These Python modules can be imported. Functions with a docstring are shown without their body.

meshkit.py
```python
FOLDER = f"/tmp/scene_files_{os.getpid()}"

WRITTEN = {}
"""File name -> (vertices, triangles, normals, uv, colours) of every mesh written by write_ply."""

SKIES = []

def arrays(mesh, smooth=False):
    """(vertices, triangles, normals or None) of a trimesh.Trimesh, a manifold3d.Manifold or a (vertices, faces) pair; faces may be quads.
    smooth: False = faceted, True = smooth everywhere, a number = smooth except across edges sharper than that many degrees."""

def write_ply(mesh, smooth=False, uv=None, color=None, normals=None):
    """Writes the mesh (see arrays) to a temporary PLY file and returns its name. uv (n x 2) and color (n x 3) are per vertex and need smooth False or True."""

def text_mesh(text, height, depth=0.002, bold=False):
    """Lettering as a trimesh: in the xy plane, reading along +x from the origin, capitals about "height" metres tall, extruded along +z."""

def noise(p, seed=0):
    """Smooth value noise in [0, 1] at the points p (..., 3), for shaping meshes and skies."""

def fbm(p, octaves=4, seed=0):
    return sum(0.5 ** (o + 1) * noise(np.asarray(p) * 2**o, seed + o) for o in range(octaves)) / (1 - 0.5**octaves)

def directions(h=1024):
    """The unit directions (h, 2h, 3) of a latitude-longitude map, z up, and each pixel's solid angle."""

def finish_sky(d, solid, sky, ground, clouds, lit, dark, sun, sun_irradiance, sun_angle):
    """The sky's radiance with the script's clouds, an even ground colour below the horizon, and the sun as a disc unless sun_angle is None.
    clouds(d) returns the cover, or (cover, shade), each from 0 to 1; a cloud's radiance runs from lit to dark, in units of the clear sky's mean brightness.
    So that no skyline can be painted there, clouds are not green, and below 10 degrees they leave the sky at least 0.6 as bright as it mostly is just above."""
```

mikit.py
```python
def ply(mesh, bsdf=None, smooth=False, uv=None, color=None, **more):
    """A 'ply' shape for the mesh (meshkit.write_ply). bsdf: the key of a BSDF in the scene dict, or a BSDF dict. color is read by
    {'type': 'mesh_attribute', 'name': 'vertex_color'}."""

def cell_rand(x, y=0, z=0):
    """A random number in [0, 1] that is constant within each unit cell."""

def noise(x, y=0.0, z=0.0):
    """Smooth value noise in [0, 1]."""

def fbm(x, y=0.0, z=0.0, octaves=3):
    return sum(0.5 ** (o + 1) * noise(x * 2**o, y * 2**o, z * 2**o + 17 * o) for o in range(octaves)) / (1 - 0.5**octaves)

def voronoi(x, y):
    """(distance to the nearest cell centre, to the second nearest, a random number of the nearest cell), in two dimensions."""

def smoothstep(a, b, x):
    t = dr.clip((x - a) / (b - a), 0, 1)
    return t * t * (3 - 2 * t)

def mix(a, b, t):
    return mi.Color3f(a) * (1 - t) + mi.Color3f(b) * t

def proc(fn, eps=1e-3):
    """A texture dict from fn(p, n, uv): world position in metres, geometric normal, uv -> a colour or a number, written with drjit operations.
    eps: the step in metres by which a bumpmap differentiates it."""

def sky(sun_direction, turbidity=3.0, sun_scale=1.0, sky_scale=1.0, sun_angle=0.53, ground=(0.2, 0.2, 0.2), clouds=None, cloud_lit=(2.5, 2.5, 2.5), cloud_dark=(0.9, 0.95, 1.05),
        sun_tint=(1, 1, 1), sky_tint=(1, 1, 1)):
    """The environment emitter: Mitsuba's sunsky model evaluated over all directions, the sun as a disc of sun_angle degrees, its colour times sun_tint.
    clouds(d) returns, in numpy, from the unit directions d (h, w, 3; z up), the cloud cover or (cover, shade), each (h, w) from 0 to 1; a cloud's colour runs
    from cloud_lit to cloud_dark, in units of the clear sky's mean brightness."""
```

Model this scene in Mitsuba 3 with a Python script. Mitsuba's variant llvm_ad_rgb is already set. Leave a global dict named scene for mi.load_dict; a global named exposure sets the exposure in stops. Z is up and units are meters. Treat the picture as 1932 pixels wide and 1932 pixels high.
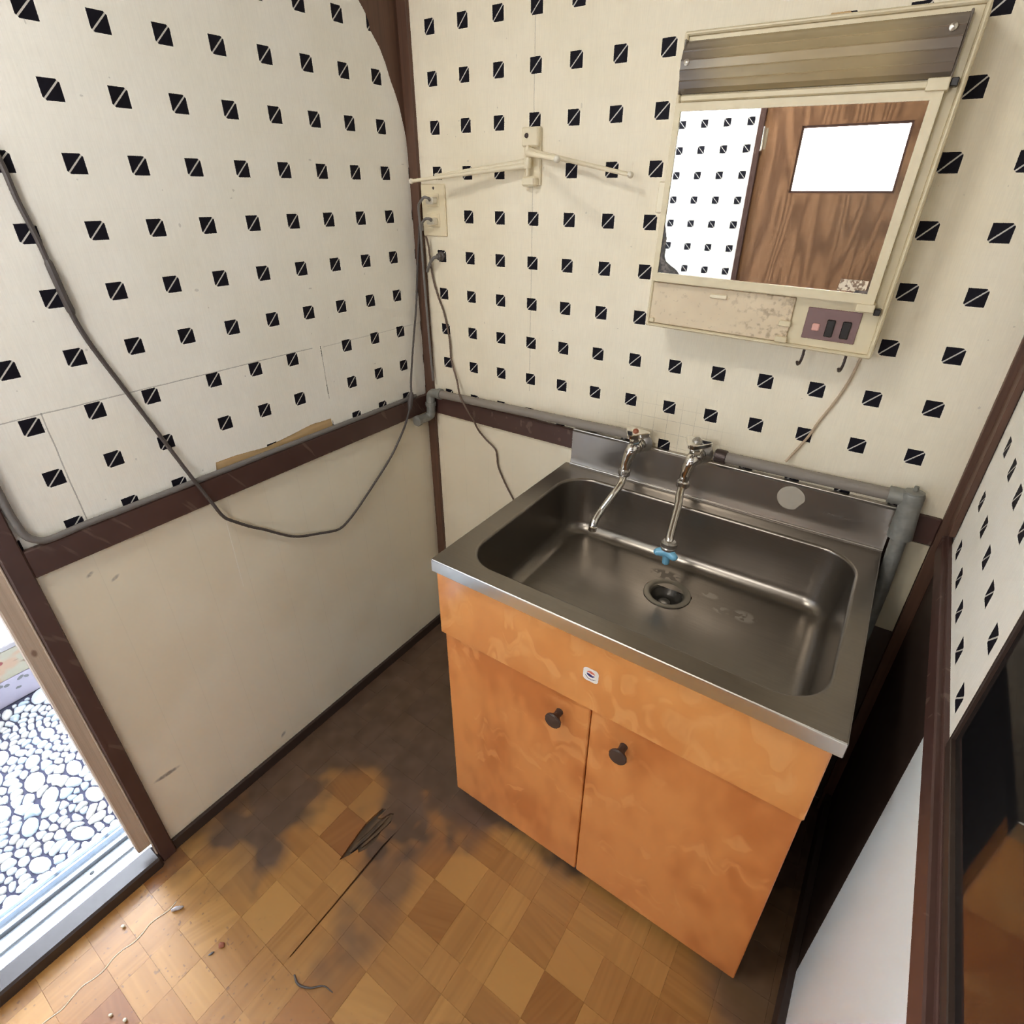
import math, random
import numpy as np, trimesh, drjit as dr, mitsuba as mi, mikit, meshkit
import manifold3d as m3
from mikit import noise, fbm, cell_rand, smoothstep, mix, voronoi
from shapely.geometry import Polygon, box as sbox, Point, LineString
from shapely.ops import unary_union
from shapely import affinity
T = mi.ScalarTransform4f
scene, labels = {}, {}
rng = np.random.default_rng(7)

# ------------------------------------------------------------------ camera, light, exposure
CAM = np.array([1.147, -1.210, 1.456]); YAW, PITCH = -0.6043, -0.5010
FWD = np.array([math.sin(YAW)*math.cos(PITCH), math.cos(YAW)*math.cos(PITCH), math.sin(PITCH)])
FPX, CX, CY = 1037.85, 964.25, 927.86
scene['camera'] = {'type': 'perspective', 'fov': math.degrees(2*math.atan(966/FPX)), 'fov_axis': 'x', 'near_clip': 0.02,
    'principal_point_offset_x': (966-CX)/1932, 'principal_point_offset_y': (966-CY)/1932,
    'to_world': T().look_at(origin=CAM.tolist(), target=(CAM+FWD).tolist(), up=[0, 0, 1])}
scene['sky'] = mikit.sky([-0.6, -0.35, 0.7], turbidity=4, sun_scale=0.0, sky_scale=0.02)
PANE_LIGHT = [11.2, 11.1, 10.8]        # frosted pane of the door, lit by the day
BATH_LIGHT = [16.5, 18.5, 21.0]     # frosted bathroom window beside the tub
BATH_LIGHT2 = [23.0, 25.6, 29.0]       # added second bathroom window, unseen, brightens the walls
FILL_LIGHT = [14.8, 14.3, 13.2]     # added fill lamp on the ceiling, out of view
exposure = 1.28

# ------------------------------------------------------------------ helpers
def numbered(name):
    if not any(k == name or k.startswith(name+'__') for k in list(scene)+list(labels)): return name
    i = 1
    while any(k == f'{name}_{i:03d}' or k.startswith(f'{name}_{i:03d}__') for k in list(scene)+list(labels)): i += 1
    return f'{name}_{i:03d}'

USED = {}
def numbered_fast(name):
    i = USED.get(name, 0); USED[name] = i+1
    return name if i == 0 else f'{name}_{i:03d}'

def thing(name, label=None, cat=None, group=None, kind=None):
    key = numbered_fast(name); d = {}
    if label: d['label'] = label
    if cat: d['category'] = cat
    if group: d['group'] = group
    if kind: d['kind'] = kind
    labels[key] = d
    return key

def part(parent, name, mesh, bsdf, smooth=30, label=None, kind=None, **kw):
    key = numbered_fast(f'{parent}__{name}')
    scene[key] = mikit.ply(mesh, bsdf, smooth=smooth, **kw)
    d = {}
    if label: d['label'] = label
    if kind: d['kind'] = kind
    if d: labels[key] = d
    return key

def solid(name, mesh, bsdf, label=None, cat=None, group=None, kind=None, smooth=30, **kw):
    key = thing(name, label, cat, group, kind)
    scene[key] = mikit.ply(mesh, bsdf, smooth=smooth, **kw)
    return key

def cat(*ms): return trimesh.util.concatenate([m for m in ms])

def cbox(x0, x1, y0, y1, z0, z1, c=0.0015):
    c = min(c, (x1-x0)/2.01, (y1-y0)/2.01, (z1-z0)/2.01)
    if c <= 1e-6:
        return trimesh.creation.box(bounds=[[x0, y0, z0], [x1, y1, z1]])
    pts = []
    for x, sx in ((x0, 1), (x1, -1)):
        for y, sy in ((y0, 1), (y1, -1)):
            for z, sz in ((z0, 1), (z1, -1)):
                pts += [(x, y+sy*c, z+sz*c), (x+sx*c, y, z+sz*c), (x+sx*c, y+sy*c, z)]
    return trimesh.convex.convex_hull(np.array(pts))

def poly_list(p):
    return [g for g in getattr(p, 'geoms', [p]) if g.geom_type == 'Polygon' and g.area > 1e-9]

def extrude(p, h):
    return cat(*[trimesh.creation.extrude_polygon(g, h, engine='earcut') for g in poly_list(p)])

def map_xyz(mesh, f):
    """new vertices from f(u, v, w) of the old ones; keeps the winding outward"""
    v = np.array(mesh.vertices); n = np.stack(f(v[:, 0], v[:, 1], v[:, 2]), 1)
    m = trimesh.Trimesh(n, np.array(mesh.faces), process=False)
    if m.is_watertight and m.volume < 0: m.invert()
    return m

def crom(pts, n=8):
    """Catmull-Rom through the points"""
    p = np.array(pts, float); p = np.vstack([2*p[0]-p[1], p, 2*p[-1]-p[-2]]); out = []
    for i in range(1, len(p)-2):
        for t in np.arange(n)/n:
            a, b, c, d = p[i-1], p[i], p[i+1], p[i+2]
            out.append(.5*((2*b)+(c-a)*t+(2*a-5*b+4*c-d)*t*t+(3*b-a-3*c+d)*t**3))
    out.append(p[-2]); return np.array(out)

def tube(path, r, n=12, cap=True, squash=None):
    p = np.array(path, float); m = len(p); r = np.broadcast_to(np.asarray(r, float), (m,))
    t = np.gradient(p, axis=0); t /= np.linalg.norm(t, axis=1, keepdims=True)
    ref = np.array([0, 0, 1.0]) if abs(t[0, 2]) < .9 else np.array([1.0, 0, 0])
    u = np.cross(t[0], ref); u /= np.linalg.norm(u); rings = []
    for i in range(m):
        u = u-t[i]*(u@t[i]); u /= np.linalg.norm(u); v = np.cross(t[i], u)
        a = np.arange(n)*2*np.pi/n
        rings.append(p[i]+r[i]*(np.cos(a)[:, None]*u+np.sin(a)[:, None]*v))
    V = np.vstack(rings+([p[:1], p[-1:]] if cap else [])); F = []
    for i in range(m-1):
        for j in range(n):
            a, b, c, d = i*n+j, i*n+(j+1) % n, (i+1)*n+(j+1) % n, (i+1)*n+j
            F += [(a, b, c), (a, c, d)]
    if cap:
        for j in range(n):
            F += [(m*n, (j+1) % n, j), (m*n+1, (m-1)*n+j, (m-1)*n+(j+1) % n)]
    mm = trimesh.Trimesh(V, np.array(F), process=False)
    if cap and mm.volume < 0: mm.invert()
    return mm

def lathe(profile, origin=(0, 0, 0), axis=(0, 0, 1), n=32):
    """profile: (radius, height) from one end to the other; closed at the axis when the radius is 0"""
    pr = np.array(profile, float); a = np.arange(n)*2*np.pi/n
    ax = np.array(axis, float); ax /= np.linalg.norm(ax)
    ref = np.array([1.0, 0, 0]) if abs(ax[0]) < .9 else np.array([0, 1.0, 0])
    u = np.cross(ax, ref); u /= np.linalg.norm(u); w = np.cross(ax, u)
    V = np.vstack([np.array(origin)+h*ax+max(r, 1e-5)*(np.cos(a)[:, None]*u+np.sin(a)[:, None]*w) for r, h in pr]); F = []
    for i in range(len(pr)-1):
        for j in range(n):
            p, q, s, t = i*n+j, i*n+(j+1) % n, (i+1)*n+(j+1) % n, (i+1)*n+j
            F += [(p, q, s), (p, s, t)]
    m = trimesh.Trimesh(V, np.array(F), process=True)
    if m.volume < 0: m.invert()
    return m

def rrect(x0, x1, y0, y1, r, seg=10):
    return sbox(x0+r, y0+r, x1-r, y1-r).buffer(r, quad_segs=seg)

# ------------------------------------------------------------------ materials
def rgb(*c): return {'type': 'rgb', 'value': [float(x) for x in c]}
def principled(color, rough=.5, **kw):
    c = rgb(*color) if isinstance(color, (tuple, list)) else color
    d = {'type': 'principled', 'base_color': c, 'roughness': rough}
    d.update(kw); return d
def mat(name, d, two=True):
    scene[name] = {'type': 'twosided', 'bsdf': d} if two else d
    return name

PITCHW = 0.096
C_WALL = (0.845, 0.83, 0.775)
def wallpaper(axis, sgn, off, zoff, extra=None):
    def fn(p, n, uv):
        s = sgn*(p.x if axis == 0 else p.y); z = p.z
        u = (s-off)/PITCHW; v = (z-zoff)/PITCHW
        if extra == 'left':
            sh = (s > -.70) & (s < -.366) & (z < 1.124)
            u = dr.select(sh, (s-off-.030)/PITCHW, u)
        a = u-dr.floor(u+.5); b = v-dr.floor(v+.5)
        h = .150
        tile = (dr.abs(a) < h) & (dr.abs(b) < h) & (dr.abs(a+b) < 2*h-.045)
        line = dr.abs(a-b) < .017
        g1 = dr.abs(u*3+.5-dr.floor(u*3+.5)-.5); g2 = dr.abs(v*3+.5-dr.floor(v*3+.5)-.5)
        grid = (g1 < .022) | (g2 < .022)
        if extra == 'front': grid = g1 < .05
        t = fbm(s*6, z*6, 3.1)
        cw = (.82, .76, .625) if extra == 'back' else C_WALL  # back wall: warm cast of its light put into the paper colour
        base = mix(cw, mi.Color3f(cw)*mi.Color3f(.955, .945, .91), smoothstep(.35, .75, t)*.8)
        fib = noise(s*900, z*60, 1.0)
        base *= 0.965+.05*fib
        gk = mi.Float(.988)
        if extra == 'back':
            st = smoothstep(.13, .02, dr.sqrt(dr.square((s-.765)*.7)+dr.square((z-.955)*1.1)))
            st2 = smoothstep(.06, .0, dr.abs(z-.945))*smoothstep(.45, .6, t)
            base = mix(base, mi.Color3f(.60, .52, .38), st*.45+st2*.15)
            gk = gk-.19*st
        base = dr.select(grid, base*gk, base)
        ink = mi.Color3f(.006, .0055, .010)*(0.8+.5*noise(s*40, z*40, 2.0))
        col = dr.select(tile, dr.select(line, mi.Color3f(.50, .48, .45), ink), base)
        def seam(d, on, k):
            return dr.select(on & (dr.abs(d) < .0011), col*k, col)
        wob = .0012*(noise(s*30, z*30, 5.)-.5)
        if extra == 'left':
            col = seam(z-1.124+wob+.004*(s+.5), (s > -1.0) & (s < -.39), .60)
            col = seam(z-1.120+wob, (s > -.36), .80)
            col = seam(s+.366+wob, (z < 1.118) & (z > .99), .62)
            col = seam(s+.940+wob, (z < 1.128), .55)
            sp = fbm(s*70, z*70, 9.0, octaves=2)
            col = dr.select(sp > .93, col*.75, col)
        if extra == 'back':
            col = seam(s-.3715+wob, z > .98, .74)
            sp = fbm(s*80, z*80, 4.0, octaves=2)
            col = dr.select(sp > .93, col*.78, col)
        return col
    return {'type': 'twosided', 'bsdf': principled(mikit.proc(fn), .62, specular=.12)}
scene['wallpaper_back'] = wallpaper(0, 1, .0864, 1.7818, 'back')
scene['wallpaper_left'] = wallpaper(1, 1, -.0949, 1.6853, 'left')
scene['wallpaper_right'] = wallpaper(1, -1, .0375, .9158)
scene['wallpaper_front'] = wallpaper(0, -1, -.1316, 1.7063, 'front')

def panel_fn(p, n, uv):
    s = dr.select(dr.abs(n.x) > .5, p.y, p.x)
    t = fbm(s*4, p.z*4, 7.0)
    c = mix((.78, .73, .60), (.73, .66, .52), smoothstep(.35, .7, t))
    f = s*11-dr.floor(s*11)
    c = dr.select((dr.abs(f-.5) < .010), c*.955, c)
    def smear(y, z, a, ry, rz, k):
        d0 = s-y; d1 = p.z-z
        e = dr.sqrt(dr.square((d0*math.cos(a)+d1*math.sin(a))/ry)+dr.square((-d0*math.sin(a)+d1*math.cos(a))/rz))
        return smoothstep(1.0, .3, e)*k*(.6+.8*noise(s*220, p.z*220, 3.))
    left = dr.select(dr.abs(n.x) > .5, 1.0, 0.0)*dr.select(p.x < .5, 1.0, 0.0)
    d = smear(-.995, .233, -.1, .036, .008, .75)+smear(-.711, .073, .8, .014, .008, .6)+smear(-.935, .78, .5, .012, .005, .5)+smear(-.97, .81, .5, .010, .005, .5)
    c = mix(c, mi.Color3f(.16, .14, .12), dr.clip(d*left, 0, .8))
    scr = (dr.abs(s+.700-.02*(p.z-.7)) < .0011) & (p.z > .605) & (p.z < .79)
    c = dr.select(scr & (left > .5), mi.Color3f(.80, .76, .66), c)
    return c
mat('white_panel', principled((.74, .81, .84), .45))
mat('cream_panel', principled(mikit.proc(panel_fn), .5, specular=.3))

def brown_fn(p, n, uv):
    s = dr.select(dr.abs(n.x) > .7, p.y, p.x)
    g = fbm(p.x*14+p.y*14, p.z*14, 1.0)
    c = mix((.070, .034, .028), (.050, .024, .019), g)
    sc = smoothstep(.72, .80, fbm(p.x*60+p.y*18, p.y*60+p.z*40, 5.0))
    return mix(c, mi.Color3f(.17, .12, .09), sc*.35)
mat('brown_paint', principled(mikit.proc(brown_fn), .42, specular=.4))
mat('dark_wood', principled((.030, .018, .014), .45))
def post_fn(p, n, uv):
    g = noise((p.x+p.y)*160, p.z*6, 1.0)*.6+noise((p.x+p.y)*500, p.z*14, 2.0)*.4
    return mix((.105, .048, .028), (.060, .030, .020), g)
mat('corner_wood', principled(mikit.proc(post_fn), .5))
def pale_wood_fn(p, n, uv):
    g = noise(p.y*330, p.z*9, p.x*330)*.6+noise(p.y*900, p.z*16, 2.0)*.4
    c = mix((.47, .37, .29), (.34, .26, .195), g)
    k = smoothstep(.012, .004, dr.sqrt(dr.square((p.y+1.095)*2)+dr.square(p.z-.705)))
    return mix(c, mi.Color3f(.14, .07, .04), k*.8)
mat('pale_wood', principled(mikit.proc(pale_wood_fn), .5))
def ply_fn(p, n, uv):
    g = noise(p.y*12, p.z*160, 1.0)
    return mix((.55, .38, .20), (.42, .28, .14), g)
mat('bare_plywood', principled(mikit.proc(ply_fn), .7))
mat('grey_plaster', principled((.35, .33, .30), .8))

# floor: one printed oak look whose block pattern follows the pieces laid below
FX0, FY0, FT, FS = .123, -.571, .311, .0622
def floor_fn(p, n, uv):
    x, y = p.x, p.y
    u = (x-FX0)/FT; v = (y-FY0)/FT
    iu, iv = dr.floor(u), dr.floor(v); fu, fv = (u-iu)*FT, (v-iv)*FT
    def seg(f): return dr.select(f < FS, 0., dr.select(f < FT/2, 1., dr.select(f < FT-FS, 2., 3.)))
    su, sv = seg(fu), seg(fv)
    mu, mv = (su > .5) & (su < 2.5), (sv > .5) & (sv < 2.5)
    inner = mu & mv
    r = cell_rand(iu*4+su, iv*4+sv, 11)
    r2 = cell_rand(iu*4+su, iv*4+sv, 12)
    along_y = dr.select(inner, cell_rand(iu*4+su, iv*4+sv, 13) > .5, ~mu)
    ga, gb = dr.select(along_y, x, y), dr.select(along_y, y, x)
    tilt = (r2-.5)*.8*dr.select(inner, 1., .15)
    gx = ga+gb*tilt
    g = noise(gx*60+r*40, gb*4, 1.)*.55+noise(gx*210+r*90, gb*9, 2.)*.45
    chk = dr.select(inner, dr.select((su+sv-2*dr.floor((su+sv)/2)) < .5, .0, .75), .35)
    tone = dr.clip(chk+.55*(r-.5)+.45*(g-.5), 0, 1)
    c = mix((.37, .19, .055), (.195, .075, .019), tone)
    red = smoothstep(.72, .95, r2)*dr.select(inner, 1., .3)
    c = mix(c, mi.Color3f(.195, .062, .018), red*.6)
    # wet rot in the corner between the wall and the cabinet, and scuffs towards the door
    w = fbm(x*7, y*7, 4.0)*.30+fbm(x*26, y*26, 8.0, octaves=2)*.10
    def lin(a, b, k): return smoothstep(k, -k, a+b)
    corner = (-y-.50)*.85+(x-.46)*.55          # grows away from the corner
    f1 = smoothstep(.12, -.03, corner-.16+w-.17)
    f2 = smoothstep(.10, .0, dr.abs(y+.535-.03*x)+.06*smoothstep(.6, 1.2, x)+w*.4-.05)*smoothstep(1.15, .5, x)
    f3 = smoothstep(.10, .0, dr.sqrt(dr.square((x-.50)*1.3)+dr.square((y+.78)*.75))-.07+w*.55-.10)
    f4 = smoothstep(.055, .0, dr.abs(x-.03)+w*.35-.05)*smoothstep(-1.0, -.7, y)
    f5 = smoothstep(.05, .0, dr.sqrt(dr.square(x-.235)+dr.square((y+.90)*.8))-.02+w*.3-.05)
    f6 = smoothstep(.06, -.02, -y-.60+.0*x+w*.3-.02)*smoothstep(1.19, 1.26, x+w*.2)  # darker floor in the gap right of the cabinet
    f7 = smoothstep(.075, .0, dr.sqrt(dr.square(x-.16)+dr.square((y+.93)*.8))-.03+w*.4-.08)
    dirt_dark = dr.clip(f6*.8+f7*.45+f1*.95+f2*.55+f3*.72+f4*.75+f5*.55, 0, .97)
    patch = smoothstep(.02, .07, .085-dr.sqrt(dr.square((x-.27)*.8)+dr.square((y+.665)*.62))+w*.35-.06)
    dirt_dark = dirt_dark*(1-.85*patch)
    bl = mix((.060, .036, .024), (.105, .066, .048), fbm(x*30, y*30, 2.0, octaves=2))
    c = mix(c, bl, dirt_dark)
    warm = smoothstep(.25, .0, dr.sqrt(dr.square(x-.38)+dr.square(y+.66))-.08)*(1-dirt_dark)
    c = mix(c, mi.Color3f(.23, .095, .035), warm*.5)
    spk = smoothstep(.80, .86, fbm(x*120, y*120, 6.0, octaves=2))*smoothstep(-.98, -1.1, y)
    c = mix(c, mi.Color3f(.10, .06, .05), spk*.5)
    return c
def floor_rough(p, n, uv):
    return .30+.16*fbm(p.x*14, p.y*14, 3.0)
mat('parquet_vinyl', principled(mikit.proc(floor_fn), .34, specular=.42))
def subfloor_fn(p, n, uv):
    g = noise((p.x)*180, p.y*9, 1.0)*.6+.4*noise(p.x*60, p.y*40, 2.0)
    return mix((.022, .014, .009), (.17, .105, .055), g*g)
mat('rotten_board', principled(mikit.proc(subfloor_fn), .8))

def laminate_fn(p, n, uv):
    x, z = p.x, p.z
    wx = x+.05*fbm(x*4, z*4, 2.)
    f = fbm(wx*9, z*7, p.y*2)
    f2 = fbm(wx*34, z*14, 9., octaves=2)
    c = mix((.60, .235, .070), (.46, .150, .040), smoothstep(.3, .7, f*.7+f2*.3))
    fl = smoothstep(.62, .80, fbm(wx*17+3*f, z*26-2*f2, 5.))
    return mix(c, mi.Color3f(.66, .30, .105), fl*.55)
mat('orange_laminate', principled(mikit.proc(laminate_fn), .30, specular=.45, clearcoat=.25, clearcoat_gloss=.85))
def apron_fn(p, n, uv):
    x, z = p.x, p.z
    f = fbm(x*6+.3*z, z*9, 3.); f2 = fbm(x*28, z*13, 9., octaves=2)
    c = mix((.64, .275, .085), (.54, .205, .058), smoothstep(.3, .7, f*.65+f2*.35))
    fl = smoothstep(.55, .75, fbm(x*18+4*f, z*15+3*f2, 1.))
    return mix(c, mi.Color3f(.70, .35, .13), fl*.5)
mat('pale_laminate', principled(mikit.proc(apron_fn), .13, specular=.75, clearcoat=.6, clearcoat_gloss=.97))
mat('black_knob', principled((.045, .026, .020), .42))
mat('kick_grey', principled((.060, .050, .045), .5))

def steel_fn(p, n, uv):
    st = fbm(p.x*9, p.y*9, p.z*9)
    sc = noise(p.x*30, p.y*700, p.z*700)
    c = mix((.245, .219, .190), (.205, .182, .157), st)*(.94+.1*sc)
    # lime marks on the bottom beside the drain, dark ring behind it
    def blot(cx, cy, rx, ry, k):
        e = dr.sqrt(dr.square((p.x-cx)/rx)+dr.square((p.y-cy)/ry))
        return smoothstep(1.0, .55, e)*smoothstep(.42, .58, fbm(p.x*90, p.y*90, 1.0, octaves=2))*k
    low = dr.select(p.z < .70, 1., 0.)
    w = (blot(1.0, -.205, .022, .016, .15)+blot(1.045, -.20, .028, .022, .3)+blot(.965, -.17, .022, .012, .2))*low
    d = blot(.860, -.155, .045, .022, .85)*low
    c = mix(c, mi.Color3f(.72, .70, .66), dr.clip(w, 0, 1))
    return mix(c, mi.Color3f(.08, .07, .06), dr.clip(d, 0, 1))
mat('steel', principled(mikit.proc(steel_fn), .29, metallic=.92, specular=.5))
mat('steel_back', principled((.40, .365, .33), .27, metallic=.93))
mat('steel_bright', principled((.58, .55, .50), .24, metallic=.95))
mat('steel_etched', principled((.45, .43, .40), .5, metallic=.6))
mat('chrome', principled((.88, .86, .82), .07, metallic=1.0))
mat('chrome_dull', principled((.42, .40, .37), .30, metallic=.9))
mat('drain_steel', principled((.20, .185, .155), .36, metallic=.9))
mat('drain_dark', principled((.10, .092, .08), .32, metallic=.8))
mat('black_hole', principled((.006, .006, .006), .6))
def cream_fn(p, n, uv):
    s = fbm(p.x*30, p.z*30, p.y*30)
    c = mix((.64, .565, .395), (.58, .50, .335), s)
    return c
mat('cream_plastic', principled(mikit.proc(cream_fn), .38))
def tray_fn(p, n, uv):
    s = fbm(p.x*26, p.z*26, 1.); q = fbm(p.x*150, p.z*150, 4.)
    c = mix((.64, .53, .37), (.57, .46, .32), s)
    k = smoothstep(.50, .72, q)*smoothstep(.86, .985, p.x)*.55+smoothstep(.70, .8, q)*.25
    return mix(c, mi.Color3f(.26, .19, .11), dr.clip(k, 0, 1))
mat('stained_cream', principled(mikit.proc(tray_fn), .42))
mat('ivory_plastic', principled((.72, .65, .49), .32))
mat('screw_metal', principled((.65, .60, .52), .25, metallic=.9))
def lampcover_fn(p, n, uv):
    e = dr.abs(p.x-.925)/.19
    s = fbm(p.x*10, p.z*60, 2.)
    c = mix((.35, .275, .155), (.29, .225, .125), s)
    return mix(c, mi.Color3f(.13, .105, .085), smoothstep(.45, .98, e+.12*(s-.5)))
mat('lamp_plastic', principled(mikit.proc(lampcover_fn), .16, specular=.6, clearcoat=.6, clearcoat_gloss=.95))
mat('mirror', {'type': 'conductor', 'material': 'Ag', 'specular_reflectance': rgb(.93, .93, .90)})
def corr_fn(p, n, uv):
    q = fbm(p.x*160, p.z*160, 4.)
    return mix((.030, .026, .024), (.13, .105, .09), smoothstep(.4, .8, q))
mat('mirror_corrosion', principled(mikit.proc(corr_fn), .45))
def residue_fn(p, n, uv):
    q = fbm(p.x*260, p.z*260, 4., octaves=2)
    return mix((.70, .62, .50), (.22, .15, .10), smoothstep(.45, .65, q))
mat('sticker_residue', principled(mikit.proc(residue_fn), .7))
mat('switch_plate', principled((.165, .095, .092), .4))
mat('pink_button', principled((.62, .34, .30), .35))
mat('black_plastic', principled((.012, .010, .010), .35))
mat('dark_metal', principled((.055, .038, .034), .4, metallic=.5))
mat('black_rubber', principled((.060, .050, .048), .45))
mat('grey_cord_skin', principled((.135, .125, .120), .5))
mat('brown_cord_skin', principled((.115, .078, .058), .5))
mat('cream_cord_skin', principled((.42, .32, .22), .5))
mat('beige_plate', principled((.74, .655, .47), .4))
mat('white_plug', principled((.66, .62, .52), .4))
def galv_fn(p, n, uv):
    q = fbm(p.x*70, p.y*70, p.z*70)
    return mix((.17, .175, .16), (.29, .285, .26), q)
mat('galvanised', principled(mikit.proc(galv_fn), .5, metallic=.35))
mat('grey_lagging', principled((.21, .185, .16), .7))
mat('blue_plastic', principled((.16, .42, .62), .3))
mat('rust', principled((.22, .07, .035), .8))
mat('white_sticker', principled((.82, .80, .77), .4))
mat('red_print', principled((.62, .16, .11), .4))
mat('navy_print', principled((.03, .03, .14), .4))
mat('grey_sticker', principled((.40, .36, .30), .45))
mat('tape_cream', principled((.50, .45, .33), .5))
def door_fn(p, n, uv):
    x, z = p.x, p.z
    w = x+.035*fbm(x*3, z*1.6, 3.)
    r = fbm(w*9, z*1.1, 1.0)*9.0
    ring = r-dr.floor(r); ring = dr.abs(ring-.5)*2
    g = noise(w*260, z*8, 2.0)
    c = mix((.23, .118, .062), (.10, .046, .024), smoothstep(.2, .9, ring)*.75)
    return c*(.86+.24*g)
mat('door_wood', principled(mikit.proc(door_fn), .35))
mat('black_glass', principled((.006, .006, .007), .015, specular=.62))
mat('aluminium', principled((.70, .76, .80), .35, metallic=.75))
mat('aluminium_dull', principled((.40, .45, .52), .45, metallic=.5))
mat('dark_groove', principled((.05, .055, .06), .7))
mat('grout', principled((.06, .058, .085), 1.0, specular=0.0))
mat('pebble_white', principled((.62, .65, .67), .35))
mat('pebble_cream', principled((.60, .58, .54), .35))
mat('pebble_blue', principled((.46, .54, .60), .35))
def floral_fn(p, n, uv):
    y, z = p.y, p.z
    a = fbm(y*16, z*22, 1.); b = fbm(y*22+5, z*34, 7.)
    c = mix((.42, .27, .175), (.38, .34, .25), smoothstep(.45, .62, a))
    c = mix(c, mi.Color3f(.20, .145, .08), smoothstep(.58, .68, b))
    rd = smoothstep(.010, .006, dr.sqrt(dr.square(y+1.085)+dr.square((z-.10)*1.2)))
    return mix(c, mi.Color3f(.22, .045, .04), rd)
mat('floral_tile', principled(mikit.proc(floral_fn), .3))
mat('lilac_tile', principled((.42, .38, .45), .35))
mat('grey_oval', principled((.17, .165, .17), .4))
mat('pale_rim', principled((.36, .33, .335), .3))
mat('bath_wall', principled((.74, .76, .78), .6))
mat('ceiling_board', principled((.16, .12, .085), .7))

# ------------------------------------------------------------------ the room
W0, WT = 1.3377, .0138            # right wall: x = W0 + WT*y
YF = -1.8075                       # front wall (behind the camera)
H = 2.30
RZ0, RZ1 = .853, .908              # dado rail
DY0, DY1 = -1.108, -1.80           # doorway in the left wall
def rw(mesh_d):                    # from (d inwards from the right wall, y, z)
    return map_xyz(mesh_d, lambda d, y, z: (W0+WT*y-d, y, z))

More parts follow.
